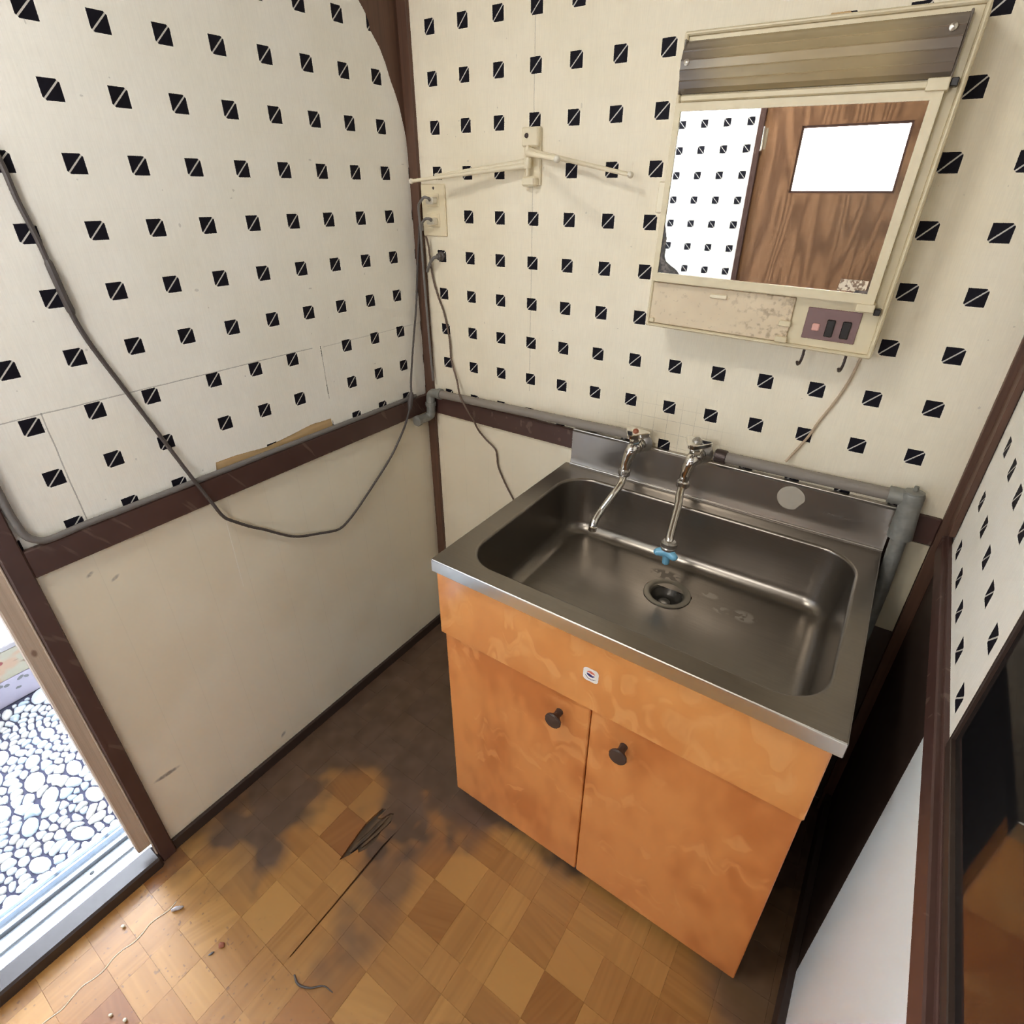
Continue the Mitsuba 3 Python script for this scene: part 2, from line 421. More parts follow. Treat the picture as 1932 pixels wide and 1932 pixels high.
# left wall: plaster core, wallpaper above the rail, panel below
k = thing('wall_left', 'wall on the left, patterned wallpaper above a brown rail and cream panel below', kind='structure')
scene[k] = mikit.ply(cat(cbox(-.12, -.003, -1.045, 0, -.06, H, 0), cbox(-.12, -.003, -1.81, -1.045, 2.0, H, 0)), 'grey_plaster')
edge = [(-.150, H), (-.137, 1.90), (-.126, 1.815), (-.110, 1.797), (-.102, 1.782), (-.101, 1.770), (-.088, 1.755), (-.076, 1.741), (-.062, 1.715), (-.051, 1.686), (-.038, 1.660), (-.028, 1.636),
        (-.019, 1.60), (-.013, 1.572), (-.010, 1.515), (-.010, 1.455), (-.010, 1.341), (-.012, 1.191), (-.011, 1.071), (-.012, .9)]
wp = Polygon([(-1.046, RZ1-.01), (-1.046, H)]+edge)
torn = Polygon([(-.690, .90), (-.684, .935), (-.64, .9345), (-.60, .931), (-.565, .927), (-.53, .930), (-.48, .935), (-.44, .940), (-.426, .941), (-.40, .939), (-.37, .938), (-.364, .900)])
wpm = wp.difference(torn)
part(k, 'wallpaper', map_xyz(extrude(wpm, .003), lambda u, v, w: (-.003+w, u, v)), 'wallpaper_left', label='cream wallpaper with black squares, peeling off the corner post')
part(k, 'bare_plywood', map_xyz(extrude(torn.intersection(sbox(-2, RZ1-.008, 0, 2)).buffer(-.0004), .0014), lambda u, v, w: (-.003+w, u, v)), 'bare_plywood', label='bare tan strip where wallpaper is torn off')
part(k, 'lower_panel', cbox(-.003, 0, -1.046, -.010, .0, RZ0+.01, 0), 'cream_panel', label='plain cream panel below the rail')
part(k, 'wallpaper_above_door', cbox(-.003, 0, -1.81, -1.046, 2.0, H, 0), 'wallpaper_left')

# back wall
k = thing('wall_back', 'wall behind the sink, wallpaper with rows of black squares', kind='structure')
scene[k] = mikit.ply(cbox(-.12, 1.45, .003, .12, -.06, H, 0), 'grey_plaster')
part(k, 'wallpaper', cbox(.0285, 1.3165, 0, .003, RZ1-.02, H, 0), 'wallpaper_back')
part(k, 'lower_panel', cbox(.0285, 1.2300, 0, .003, 0, RZ1-.02, 0), 'cream_panel')
part(k, 'gap_shade_board', cbox(1.2302, 1.3165, 0, .003, 0, RZ1-.02, 0), 'dark_wood', label='added dark brown board standing for the shade in the gap right of the sink')  # shade of the gap put in as a dark board
# corner posts
k = thing('trim_1', 'brown corner post between left and back wall', kind='structure')
scene[k] = mikit.ply(cat(cbox(-.003, .0285, -.011, .003, 0, H, .001), cbox(-.003, -.0005, -.20, -.009, RZ1+.01, H, 0)), 'corner_wood')
solid('trim_2', cat(cbox(1.3165, 1.3377, -.013, .003, 0, H, .001), rw(cbox(.001, .011, -.060, -.010, .90, H, .001))), 'corner_wood', 'brown corner post between back and right wall', kind='structure')
# right wall: cream panel low, wallpaper high up to the dark glass
k = thing('wall_right', 'wall on the right of the sink, wallpaper over a rail and white panel', kind='structure')
scene[k] = mikit.ply(rw(cat(cbox(-.12, -.003, -1.82, .0, -.06, .885, 0), cbox(-.12, -.003, -.575, 0, .885, H, 0), cbox(-.12, -.003, -1.82, -.575, 1.95, H, 0))), 'grey_plaster')
part(k, 'wallpaper', rw(cbox(-.003, 0, -.570, -.058, .872, H, 0)), 'wallpaper_right')
part(k, 'lower_panel', rw(cbox(-.003, 0, -1.82, -.465, 0, .85, 0)), 'white_panel')
part(k, 'gap_shade_board', rw(cbox(-.003, 0, -.4648, -.012, 0, .85, 0)), 'dark_wood', label='added dark brown board standing for the shade in the gap beside the sink cabinet')  # stands in for the deep shade beside the cabinet
part(k, 'wallpaper_above_window', rw(cbox(-.003, 0, -1.82, -.570, 1.95, H, 0)), 'wallpaper_right')
# front wall, seen in the mirror
k = thing('wall_front', 'wall opposite the sink, seen in the mirror', kind='structure')
DX0, DX1, DZ = .474, 1.140, 1.98
scene[k] = mikit.ply(cat(cbox(-.12, .45, YF-.12, YF-.003, -.06, H, 0), cbox(1.165, 1.45, YF-.12, YF-.003, -.06, H, 0), cbox(.45, 1.165, YF-.12, YF-.003, DZ+.03, H, 0)), 'grey_plaster')
for a, b, z0 in ((0, .45, .90), (1.165, 1.3123, .90), (.45, 1.165, DZ+.03)):
    part(k, 'wallpaper', cbox(a, b, YF-.003, YF, z0, H, 0), 'wallpaper_front')
for a, b in ((0, .45), (1.165, 1.3123)):
    part(k, 'lower_panel', cbox(a, b, YF-.003, YF, 0, .90, 0), 'cream_panel')
solid('ceiling', cbox(-.12, 1.45, YF-.12, .12, H, H+.05, 0), 'ceiling_board', 'dark boarded ceiling', kind='structure')

# dado rails and baseboards
solid('trim_3', cbox(-.001, .012, -1.046, -.012, RZ0, RZ1, .002), 'brown_paint', 'brown dado rail along the left wall', kind='structure')
solid('trim_4', cbox(.0295, .535, -.012, .001, RZ0-.002, RZ1-.003, .002), 'brown_paint', 'brown dado rail along the back wall, left of the sink', kind='structure')
solid('trim_5', cbox(1.235, 1.316, -.010, .001, .846, .905, .002), 'brown_paint', 'short brown dado rail at the right end of the back wall', kind='structure')
solid('trim_6', rw(cat(cbox(-.001, .013, -1.815, -.014, .836, .878, .002), cbox(-.001, .006, -1.815, -.014, .877, .885, .001))), 'brown_paint', 'brown dado rail along the right wall', kind='structure')
solid('baseboard_left', cbox(-.001, .009, -1.046, -.012, .0, .036, .002), 'dark_wood', 'dark baseboard along the left wall', kind='structure')
solid('baseboard_back', cbox(.0295, 1.315, -.009, .001, .0, .036, .002), 'dark_wood', 'dark baseboard along the back wall', kind='structure')
solid('baseboard_right', rw(cbox(-.001, .014, -1.80, -.014, .0, .075, .002)), 'dark_wood', 'dark baseboard along the right wall', kind='structure')
# doorway to the bathroom
solid('trim_7', cbox(-.020, .014, -1.078, -1.0455, .0, 2.03, .0025), 'brown_paint', 'brown post at the near end of the left wall', kind='structure')
k = solid('trim_8', cbox(-.034, -.004, -1.1085, -1.0785, .062, 2.0, .003), 'pale_wood', 'pale bare wood strip beside the brown door post', kind='structure')
part(k, 'groove_bead', cbox(-.004, .006, -1.0815, -1.0785, .03, 2.0, .001), 'pale_wood')
solid('trim_9', cbox(-.034, .014, -1.81, -1.1085, 2.0, 2.04, .002), 'brown_paint', 'brown head of the bathroom doorway', kind='structure')
k = solid('trim_10', cbox(-.030, .022, -1.80, -1.079, -.012, .033, .005), 'dark_wood', 'dark wooden door sill', kind='structure')
# aluminium track of the bathroom door
k = solid('door_track', cbox(-.19, -.031, -1.80, -1.02, -.055, -.004, .002), 'aluminium_dull', 'grey aluminium sliding door track between sill and pebble floor', 'door track')
for a, b, h, m_ in ((-.120, -.088, .002, 'aluminium'), (-.134, -.122, .012, 'aluminium_dull'), (-.160, -.154, .010, 'aluminium'), (-.190, -.176, .003, 'aluminium')):
    part(k, 'ridge', cbox(a, b, -1.80, -1.03, -.006, h, .001), m_)
for y in (-1.19, -1.50): part(k, 'screw', lathe([(0, 0), (.005, 0), (.005, .001), (.003, .0018), (0, .0018)], (-.104, y, .0015), n=14), 'dark_groove')
for y in (-1.13, -1.24, -1.36): part(k, 'stopper', cbox(-.184, -.163, y-.004, y+.004, -.01, .016, .001), 'aluminium_dull')

# floor
k = thing('floor', 'floor of worn parquet blocks with dark rot stains', kind='structure')
scene[k] = mikit.ply(cbox(-.03, 1.40, YF-.01, .01, -.07, -.0075, 0), 'rotten_board')
tear = Polygon([(.366, -.829), (.361, -.80), (.357, -.775), (.3535, -.75), (.351, -.73), (.354, -.70), (.358, -.676), (.368, -.672), (.366, -.70), (.376, -.695), (.385, -.672), (.394, -.668), (.404, -.690), (.400, -.72), (.406, -.745), (.402, -.77), (.392, -.790), (.384, -.785), (.378, -.805)])
slit = Polygon([(.4326, -1.02), (.4318, -.90), (.4300, -.83), (.4285, -.74), (.4325, -.70), (.4345, -.75), (.4352, -.83), (.4356, -.90), (.4354, -1.02)])
cut = unary_union([tear, slit])
room = Polygon([(.0, 0), (W0, 0), (W0+WT*YF, YF), (.0, YF)])
hidden = sbox(.52, -.48, 1.22, .2)
def floor_pieces():
    out = []
    for i in range(-1, 5):
        for j in range(-5, 3):
            x, y = FX0+i*FT, FY0+j*FT
            a, b, c = FS, FT/2, FT-FS
            for (x0, x1, y0, y1) in ((a, b, a, b), (b, c, a, b), (a, b, b, c), (b, c, b, c),
                                     (0, a, 0, b), (0, a, b, c), (a, b, c, FT), (0, a, c, FT), (b, FT, c, FT), (c, FT, b, c), (c, FT, a, b), (c, FT, 0, a), (b, c, 0, a), (a, b, 0, a)):
                q = sbox(x+x0, y+y0, x+x1, y+y1).intersection(room)
                if q.is_empty or q.area < 2e-5 or hidden.contains(q): continue
                out.append(q)
    return out
MV = np.array([np.cross(FWD, [0, 0, 1])])[0]; MV /= np.linalg.norm(MV); UPV = np.cross(MV, FWD)
def in_view(x, y, z=0, m=60):
    d = np.array([x, y, z])-CAM; w = d@FWD
    if w <= .05: return False
    u, v = CX+FPX*(d@MV)/w, CY-FPX*(d@UPV)/w
    return -m < u < 1932+m and -m < v < 1932+m
rest = []
lrng = np.random.default_rng(3)
for q in floor_pieces():
    g = q.buffer(-.0002, join_style=2).difference(cut)
    dz = lrng.uniform(-.00025, .00025)
    if g.is_empty or not poly_list(g): continue
    mesh = map_xyz(extrude(g, .0075+dz), lambda u, v, w: (u, v, w-.0075))
    if any(in_view(*p) for p in q.exterior.coords): part(k, 'parquet_block', mesh, 'parquet_vinyl', smooth=False)
    else: rest.append(mesh)
part(k, 'parquet_rest', cat(*rest), 'parquet_vinyl', smooth=False, kind='stuff')
for (x0, y0, x1, y1, wd, h) in ((.372, -.800, .384, -.70, .007, .004), (.385, -.775, .396, -.70, .006, .003), (.364, -.77, .370, -.70, .005, -.001), (.392, -.735, .398, -.675, .005, .003), (.377, -.72, .384, -.68, .005, .001)):
    ln = LineString([(x0, y0), ((x0+x1)/2+.002, (y0+y1)/2), (x1, y1)]).buffer(wd/2, cap_style=2)
    part(k, 'splinter', map_xyz(extrude(ln, .003), lambda u, v, w: (u, v, w+h-.008)), 'rotten_board', smooth=False)

# ------------------------------------------------------------------ door in the front wall (seen in the mirror)
PX0, PX1, PZ0, PZ1 = .617, .992, 1.447, 1.680
k = thing('door_1', 'brown wood grain door with a bright frosted pane, seen in the mirror', kind='structure')
dp = sbox(DX0, .005, DX1, DZ).difference(sbox(PX0, PZ0, PX1, PZ1))
part(k, 'leaf', map_xyz(extrude(dp, .036), lambda u, v, w: (u, YF-.046+w, v)), 'door_wood', label='wood grain door leaf')
pf = sbox(PX0, PZ0, PX1, PZ1).difference(sbox(PX0+.008, PZ0+.008, PX1-.008, PZ1-.008))
part(k, 'pane_bead', map_xyz(extrude(pf, .030), lambda u, v, w: (u, YF-.043+w, v)), 'brown_paint')
q = cbox(PX0+.0, PX1-.0, YF-.036, YF-.030, PZ0, PZ1, 0)
part(k, 'pane', q, 'white_sticker', label='bright frosted pane')
scene[k+'__pane']['emitter'] = {'type': 'area', 'radiance': rgb(*PANE_LIGHT)}
for a, b in ((.450, .474), (1.141, 1.165)): part(k, 'jamb', cbox(a, b, YF-.06, YF+.004, 0, DZ+.03, .002), 'brown_paint')
part(k, 'head', cbox(.474, 1.141, YF-.06, YF+.004, DZ+.002, DZ+.03, .002), 'brown_paint')
part(k, 'hinge', cat(tube([(.476, YF-.002, 1.60), (.476, YF-.002, 1.685)], .0045, 10), cbox(.478, .492, YF-.0105, YF-.009, 1.605, 1.68, 0)), 'screw_metal', label='silver hinge')
part(k, 'handle', cat(lathe([(.0, 0), (.026, 0), (.026, .004), (.010, .008), (.009, .03), (.020, .042), (.022, .055), (.014, .064), (0, .066)], (1.09, YF-.010, .95), (0, 1, 0))), 'screw_metal')

# dark glass in the right wall
k = thing('window_1', 'dark glass window above the rail of the right wall, reflecting the cabinet', kind='structure')
part(k, 'glass', rw(cbox(-.006, -.001, -1.815, -.575, .884, 1.95, 0)), 'black_glass', label='dark glossy glass')
part(k, 'frame', rw(cbox(-.004, .003, -.5745, -.568, .884, 1.95, .001)), 'dark_wood')
part(k, 'frame', rw(cbox(-.004, .004, -1.815, -.5745, .884, .900, .001)), 'dark_wood')
part(k, 'frame', rw(cbox(-.004, .004, -1.815, -.5745, 1.935, 1.95, .001)), 'dark_wood')

# ------------------------------------------------------------------ bathroom beyond the doorway
BX0, BX1, BY0, BY1, BZ = -1.75, -.12, -2.70, -.30, -.06
solid('wall_bathroom', cat(cbox(BX0-.1, BX0, BY0, BY1, -.1, H, 0), cbox(BX0-.1, BX1, BY1, BY1+.1, -.1, H, 0), cbox(BX0-.1, BX1, BY0-.1, BY0, -.1, H, 0), cbox(-.12, -.03, BY0-.1, YF-.12, -.1, H, 0)), 'bath_wall', 'pale bathroom walls beyond the doorway', kind='structure')
solid('ceiling_bathroom', cbox(BX0-.1, -.12, BY0-.1, BY1+.1, H, H+.05, 0), 'bath_wall', 'bathroom ceiling', kind='structure')
k = thing('window_2', 'frosted bathroom window', kind='structure')
def lit_window(k, face, a0, a1, z0, z1, rad):
    if face == 'x':
        q = cbox(BX0+.004, BX0+.008, a0, a1, z0, z1, 0); fr = sbox(a0-.03, z0-.03, a1+.03, z1+.03).difference(sbox(a0, z0, a1, z1))
        frm = map_xyz(extrude(fr, .02), lambda u, v, w: (BX0+.0005+w, u, v))
    else:
        q = cbox(a0, a1, BY0+.004, BY0+.008, z0, z1, 0); fr = sbox(a0-.03, z0-.03, a1+.03, z1+.03).difference(sbox(a0, z0, a1, z1))
        frm = map_xyz(extrude(fr, .02), lambda u, v, w: (u, BY0+.0005+w, v))
    part(k, 'pane', q, 'white_sticker'); scene[k+'__pane']['emitter'] = {'type': 'area', 'radiance': rgb(*rad)}
    part(k, 'frame', frm, 'aluminium')
lit_window(k, 'x', -1.52, -1.16, .55, 1.15, BATH_LIGHT)
k = thing('added_window_3', 'large frosted bathroom window, unseen and added for its light', kind='structure')  # added unseen, throws more light through the doorway
lit_window(k, 'x', -1.26, -.66, .95, 1.85, BATH_LIGHT2)
# added ceiling lamp, out of view, fills the small room with light
k = thing('fill_lamp', 'added round opal fill lamp on the unseen ceiling in front of the sink', 'lamp')
part(k, 'base', lathe([(0, 0), (.185, 0), (.185, -.018), (.178, -.022), (0, -.022)], (.40, -1.38, H), n=40), 'ivory_plastic')
part(k, 'shade', lathe([(.170, -.022), (.170, -.040), (.158, -.058), (.115, -.074), (.060, -.079), (0, -.080)], (.40, -1.38, H), n=40), 'white_sticker')
scene[k+'__shade']['emitter'] = {'type': 'area', 'radiance': rgb(*FILL_LIGHT)}
# low tiled tub edge
TX = -.967
k = thing('tiled_bathtub', 'low bathtub side with peach floral tiles over a lilac pebble border', 'bathtub')
part(k, 'body', cbox(-1.72, TX-.006, BY0+.02, BY1-.02, BZ, .140, .002), 'pale_rim')
part(k, 'floral_band', cbox(TX-.006, TX, BY0+.02, BY1-.02, .034, .136, .001), 'floral_tile', label='peach floral band')
part(k, 'border', cbox(TX-.006, TX+.001, BY0+.02, BY1-.02, BZ, .032, .001), 'lilac_tile', label='lilac border with grey ovals')
orng = np.random.default_rng(5)
for i in range(26):
    y, z = -1.42+i*.02+orng.uniform(-.006, .006), orng.uniform(-.03, .022)
    o = affinity.rotate(affinity.scale(Point(0, 0).buffer(1, quad_segs=5), orng.uniform(.006, .011), orng.uniform(.004, .006)), orng.uniform(-25, 25))
    part(k, 'oval', map_xyz(extrude(o, .0012), lambda u, v, w: (TX+.001+w, y+u, z+v)), 'grey_oval')
part(k, 'rim', cbox(-1.72, TX+.004, BY0+.02, BY1-.02, .138, .158, .003), 'pale_rim')
# pebble floor
k = thing('floor_bathroom', 'bathroom floor of white pebbles set in grey grout', kind='structure')
scene[k] = mikit.ply(cbox(BX0, BX1, BY0, BY1, -.12, BZ-.004, 0), 'grout')
def pebbles():
    from scipy.spatial import Voronoi
    r = np.random.default_rng(21)
    x0, x1, y0, y1 = -.955, -.20, -1.88, -.58
    big = []
    while len(big) < 78:
        p = r.uniform((x0+.02, y0), (x1-.03, y1))
        if all(np.hypot(*(p-b[:2])) > .080 for b in big): big.append((*p, r.uniform(.020, .040), r.uniform(.5, .75), r.uniform(-.5, .5)))
    shapes = [affinity.translate(affinity.rotate(affinity.scale(Point(0, 0).buffer(1, quad_segs=4), R, R*e), a, use_radians=True), X, Y) for X, Y, R, e, a in big]
    pts, tries = [], 0
    while tries < 15000:
        p = r.uniform((x0-.05, y0-.05), (x1+.05, y1+.05)); tries += 1
        dmin = .0165 if r.random() < .6 else .025
        if any(((p[0]-b[0])**2+(p[1]-b[1])**2) < (b[2]*.92+.010)**2 for b in big): continue
        if pts and np.min(np.sum((np.array(pts)-p)**2, 1)) < dmin**2: continue
        pts.append(p)
    bigu = unary_union([s.buffer(.003) for s in shapes])
    vor = Voronoi(np.array(pts)); lim = sbox(x0, y0, x1, y1); cells = list(shapes)
    for reg in vor.point_region:
        vs = vor.regions[reg]
        if -1 in vs or len(vs) < 3: continue
        c = Polygon(vor.vertices[vs]).intersection(lim).difference(bigu)
        for g in poly_list(c):
            g = g.buffer(-.0066).buffer(.0040, quad_segs=3)
            for h in poly_list(g):
                if h.area > 2.0e-5: cells.append(h)
    return cells
def pebble_mesh(g, n=12):
    ring = np.array(g.exterior.coords)
    L = g.exterior.length; pts = np.array([g.exterior.interpolate(i*L/n).coords[0] for i in range(n)]); c = pts.mean(0)
    hgt = min(.010, .3*math.sqrt(g.area))
    V = [np.c_[c+(pts-c)*s, np.full(n, BZ+z)] for s, z in ((1.0, -.004), (1.0, 0.), (.80, hgt*.65))]+[np.array([[*c, BZ+hgt]])]
    F = []
    for lvl in range(2):
        for j in range(n):
            a, b = lvl*n+j, lvl*n+(j+1) % n; F += [(a, b, b+n), (a, b+n, a+n)]
    for j in range(n): F += [(2*n+j, 2*n+(j+1) % n, 3*n)]
    m = trimesh.Trimesh(np.vstack(V), np.array(F), process=False)
    if m.face_normals[-1][2] < 0: m.invert()
    return m
cells = pebbles()
vis = [c for c in cells if in_view(c.centroid.x, c.centroid.y, BZ, 20) and c.centroid.x < -.15]
def seen(c):    # beside the door post the doorway shows it
    x, y = c.centroid.x, c.centroid.y; t = (0-CAM[0])/(x-CAM[0]); return CAM[1]+t*(y-CAM[1]) < -1.085
vis = [c for c in vis if seen(c)]
vis.sort(key=lambda c: -c.area/((c.centroid.x-CAM[0])**2+(c.centroid.y-CAM[1])**2))
ids = {id(c) for c in vis[:300]}; others = []
prng = random.Random(4)
for c in cells:
    m = pebble_mesh(c)
    if id(c) in ids: part(k, 'pebble', m, prng.choice(['pebble_white']*5+['pebble_cream']*2+['pebble_blue']), smooth=50)
    else: others.append(m)
part(k, 'pebble_rest', cat(*others), 'pebble_white', smooth=50, kind='stuff')

# ------------------------------------------------------------------ sink cabinet
CX0, CX1 = .4965, 1.2335
k = thing('sink_cabinet', 'orange wood grain sink cabinet with two doors and dark knobs', 'cabinet')
body = cat(cbox(CX0+.002, CX1-.002, -.508, -.030, .030, .640, .001),)
part(k, 'body', cat(cbox(CX0+.016, CX1-.016, -.508, -.030, .030, .045, .001), cbox(CX0+.016, CX1-.016, -.045, -.030, .045, .60, .001)), 'orange_laminate')
for a in (CX0+.001, CX1-.016): part(k, 'side_panel', cbox(a, a+.015, -.510, -.030, .026, .782, .001), 'kick_grey', label='side panel coloured dark to dim the gap')  # dark colour chosen to cut bounce light in the gap
part(k, 'apron', cbox(CX0-.001, CX1+.001, -.540, -.508, .598, .783, .002), 'pale_laminate', label='lighter orange front board under the sink')
for i, (a, b, kx) in enumerate(((CX0, .8605, .795), (.8635, CX1, .935))):
    d = part(k, 'door', cbox(a, b, -.527, -.510, .027, .597, .002), 'orange_laminate')
    part(d, 'knob', lathe([(0, 0), (.008, 0), (.0075, .004), (.0072, .012), (.010, .019), (.0165, .024), (.018, .028), (.0165, .031), (.009, .0325), (0, .033)], (kx, -.5265, .533), (0, -1, 0), 28), 'black_knob', label='dark brown round knob')
part(k, 'kick_board', cbox(CX0+.006, CX1-.006, -.512, -.495, 0, .027, .001), 'kick_grey', label='dark recessed kick board')
for a in (CX0+.01, CX1-.03): part(k, 'leg', cbox(a, a+.02, -.2, -.05, 0, .027, .001), 'kick_grey')
# round-cornered sticker with an oval emblem
sx, sz = .860, .686
st = thing('emblem_sticker', 'small white sticker with red and navy oval emblem on the cabinet front', 'sticker')
yA = -.5402
part(st, 'paper', map_xyz(extrude(rrect(-.0155, .0155, -.0155, .0155, .008), .0004), lambda u, v, w: (sx+u, yA-w, sz+v)), 'white_sticker')
ov = affinity.scale(Point(0, .003).buffer(1, quad_segs=12), .0085, .0070)
def prn(poly, m_, name='print'): part(st, name, map_xyz(extrude(poly, .0002), lambda u, v, w: (sx+u, yA-.0004-w, sz+v)), m_)
wave = LineString([(-.012, .003), (-.004, .0045), (.004, .0015), (.012, .003)]).buffer(.0012)
prn(max(poly_list(ov.intersection(sbox(-.02, .0042, .02, .02)).difference(wave)), key=lambda g: g.area), 'red_print', 'emblem_top')
prn(max(poly_list(ov.intersection(sbox(-.02, -.02, .02, .0028)).difference(wave)), key=lambda g: g.area), 'navy_print', 'emblem_bottom')
arc = LineString([(-.0105, -.0035), (-.005, -.0088), (.002, -.0100), (.0095, -.0078)]).buffer(.0006)
prn(arc, 'navy_print', 'emblem_line')

# ------------------------------------------------------------------ stainless sink
ZT, ZB = .812, .670
k = thing('steel_sink', 'stainless steel sink basin with backsplash set on the orange cabinet', 'sink')
def ringpts(x0, x1, y0, y1, r, n=12):
    c = [(x1-r, y0+r, -90), (x1-r, y1-r, 0), (x0+r, y1-r, 90), (x0+r, y0+r, 180)]; out = []
    for cx, cy, a in c:
        for t in np.linspace(0, 90, n):
            out.append((cx+r*math.cos(math.radians(a+t)), cy+r*math.sin(math.radians(a+t))))
    return np.array(out)
ox0, ox1, oy0, oy1 = .5475, 1.2135, -.526, -.066
prof = []      # (inset, z): lip, wall, fillet, floor
for t in np.linspace(0, 90, 7): prof.append((.007*(math.sin(math.radians(t))), ZT-.007*(1-math.cos(math.radians(t)))))
for f in (.3, .6, .9): prof.append((.007+.013*f, ZT-.007-(ZT-.007-ZB-.036)*f))
for t in np.linspace(0, 90, 9): prof.append((.021+.034*(1-math.cos(math.radians(t))), ZB+.034*(1-math.sin(math.radians(t)))))
n = 12; rings = []
for ins, z in prof:
    r = max(.078-ins, .03)
    p = ringpts(ox0+ins, ox1-ins, oy0+ins, oy1-ins, r, n); rings.append(np.c_[p, np.full(len(p), z)])
N = len(rings[0])
# deck around the opening, out to the square edge
deck = ringpts(.5075, 1.2415, -.561, -.019, .0008, n)
dcirc = (.884, -.218); DR = .053
inner = np.array([[dcirc[0]+DR*math.cos(a), dcirc[1]+DR*math.sin(a), ZB-.0015] for a in [math.atan2(p[1]-dcirc[1], p[0]-dcirc[0]) for p in rings[-1][:, :2]]])
mid = [rings[-1]*(1-f)+inner*f for f in (.5, .85)]
allr = [np.c_[deck, np.full(N, ZT)]]+rings+mid+[inner]
V = np.vstack(allr); F = []
for i in range(len(allr)-1):
    for j in range(N):
        a, b = i*N+j, i*N+(j+1) % N; F += [(a, b, b+N), (a, b+N, a+N)]
basin = trimesh.Trimesh(V, np.array(F), process=False)
if basin.face_normals[:2*N, 2].mean() < 0: basin.invert()
part(k, 'basin', basin, 'steel', smooth=40)
# rolled front and side lips
def lip(path, w): return path
front = Polygon([(-.5610, ZT), (-.5625, ZT-.0015), (-.5630, ZT-.004), (-.5630, ZT-.028), (-.5605, ZT-.030), (-.5590, ZT-.028), (-.5590, ZT-.0010)])
part(k, 'front_edge', map_xyz(extrude(front, 1.2425-.5065), lambda u, v, w: (.5065+w, u, v)), 'steel_bright', label='bright folded front edge')
for x0, x1 in ((.5055, .5075), (1.2415, 1.2435)):
    part(k, 'side_edge', cbox(x0, x1, -.5625, -.019, ZT-.028, ZT+.0002, .0006), 'steel')
part(k, 'cap_highlight', tube([(.5195, -.0125, .9088), (1.2435, -.0125, .9088)], .0022, 10), 'steel_bright')  # brighter steel stands for the highlight along the top fold
part(k, 'cove_highlight', tube([(.5195, -.0228, ZT+.0030), (1.2435, -.0228, ZT+.0030)], .0021, 10), 'steel_bright')  # bright bead painted in as the highlight of the cove
bs = Polygon([(-.019, ZT-.002), (-.016, ZT-.002), (-.0145, .9020), (-.0105, .9065), (-.0020, .9075), (-.0020, .9100), (-.0120, .9095), (-.0170, .9045), (-.0185, .83), (-.0215, ZT+.004), (-.0265, ZT+.0006), (-.0265, ZT)])
part(k, 'backsplash', map_xyz(extrude(bs, 1.2435-.5195), lambda u, v, w: (.5195+w, u, v)), 'steel_back', label='low steel backsplash')
drn = thing('drain_fitting', 'round steel drain fitting in the basin floor', 'drain') if False else None
d = part(k, 'drain_ring', lathe([(.034, -.008), (.0345, -.004), (.036, -.0018), (.040, .0004), (.049, .0010), (.0515, .0002), (.0523, -.004), (.034, -.010)], (*dcirc, ZB), n=48), 'drain_steel', label='round drain ring')
part(d, 'drain_cup', lathe([(.0365, -.002), (.034, -.012), (.026, -.022), (.024, -.030), (.0, -.032), (0, -.036), (.03, -.034), (.040, -.012), (.040, -.004)], (*dcirc, ZB), n=40), 'drain_dark', label='dark drain cup')
part(d, 'drain_stub', lathe([(0, .004), (.010, .003), (.013, 0), (.013, -.01), (0, -.01)], (dcirc[0]-.004, dcirc[1]+.003, ZB-.028), n=20), 'chrome_dull')
# etched trade mark on the backsplash and a stuck-on disc
stroke = []
srng = np.random.default_rng(8)
for i in range(7):
    x0 = 1.1225+i*.0078; h_ = .0062-.0005*i
    pts_ = [(x0, .8585), (x0+.0022, .8585+h_), (x0+.0040+srng.uniform(-.001, .001), .8590+h_*srng.uniform(.2, .8)), (x0+.0060, .8588+h_*srng.uniform(0, .5))]
    stroke.append(LineString(pts_[:2+i % 3]).buffer(.00045-.00003*i, cap_style=2))
part(k, 'worn_mark', map_xyz(extrude(unary_union(stroke), .0002), lambda u, v, w: (u, -.0186-w, v)), 'steel_etched', smooth=False, label='worn illegible etched mark')
sk = thing('disc_sticker', 'round grey sticker curling on the steel backsplash', 'sticker')
disc = Point(0, 0).buffer(.0275, quad_segs=12).difference(Polygon([(.030, .004), (.030, -.03), (.010, -.03)]))
part(sk, 'disc', map_xyz(extrude(disc, .0005), lambda u, v, w: (1.056+u, -.0188-w-.004*np.clip(v-.012, 0, 1), .876+v)), 'grey_sticker')

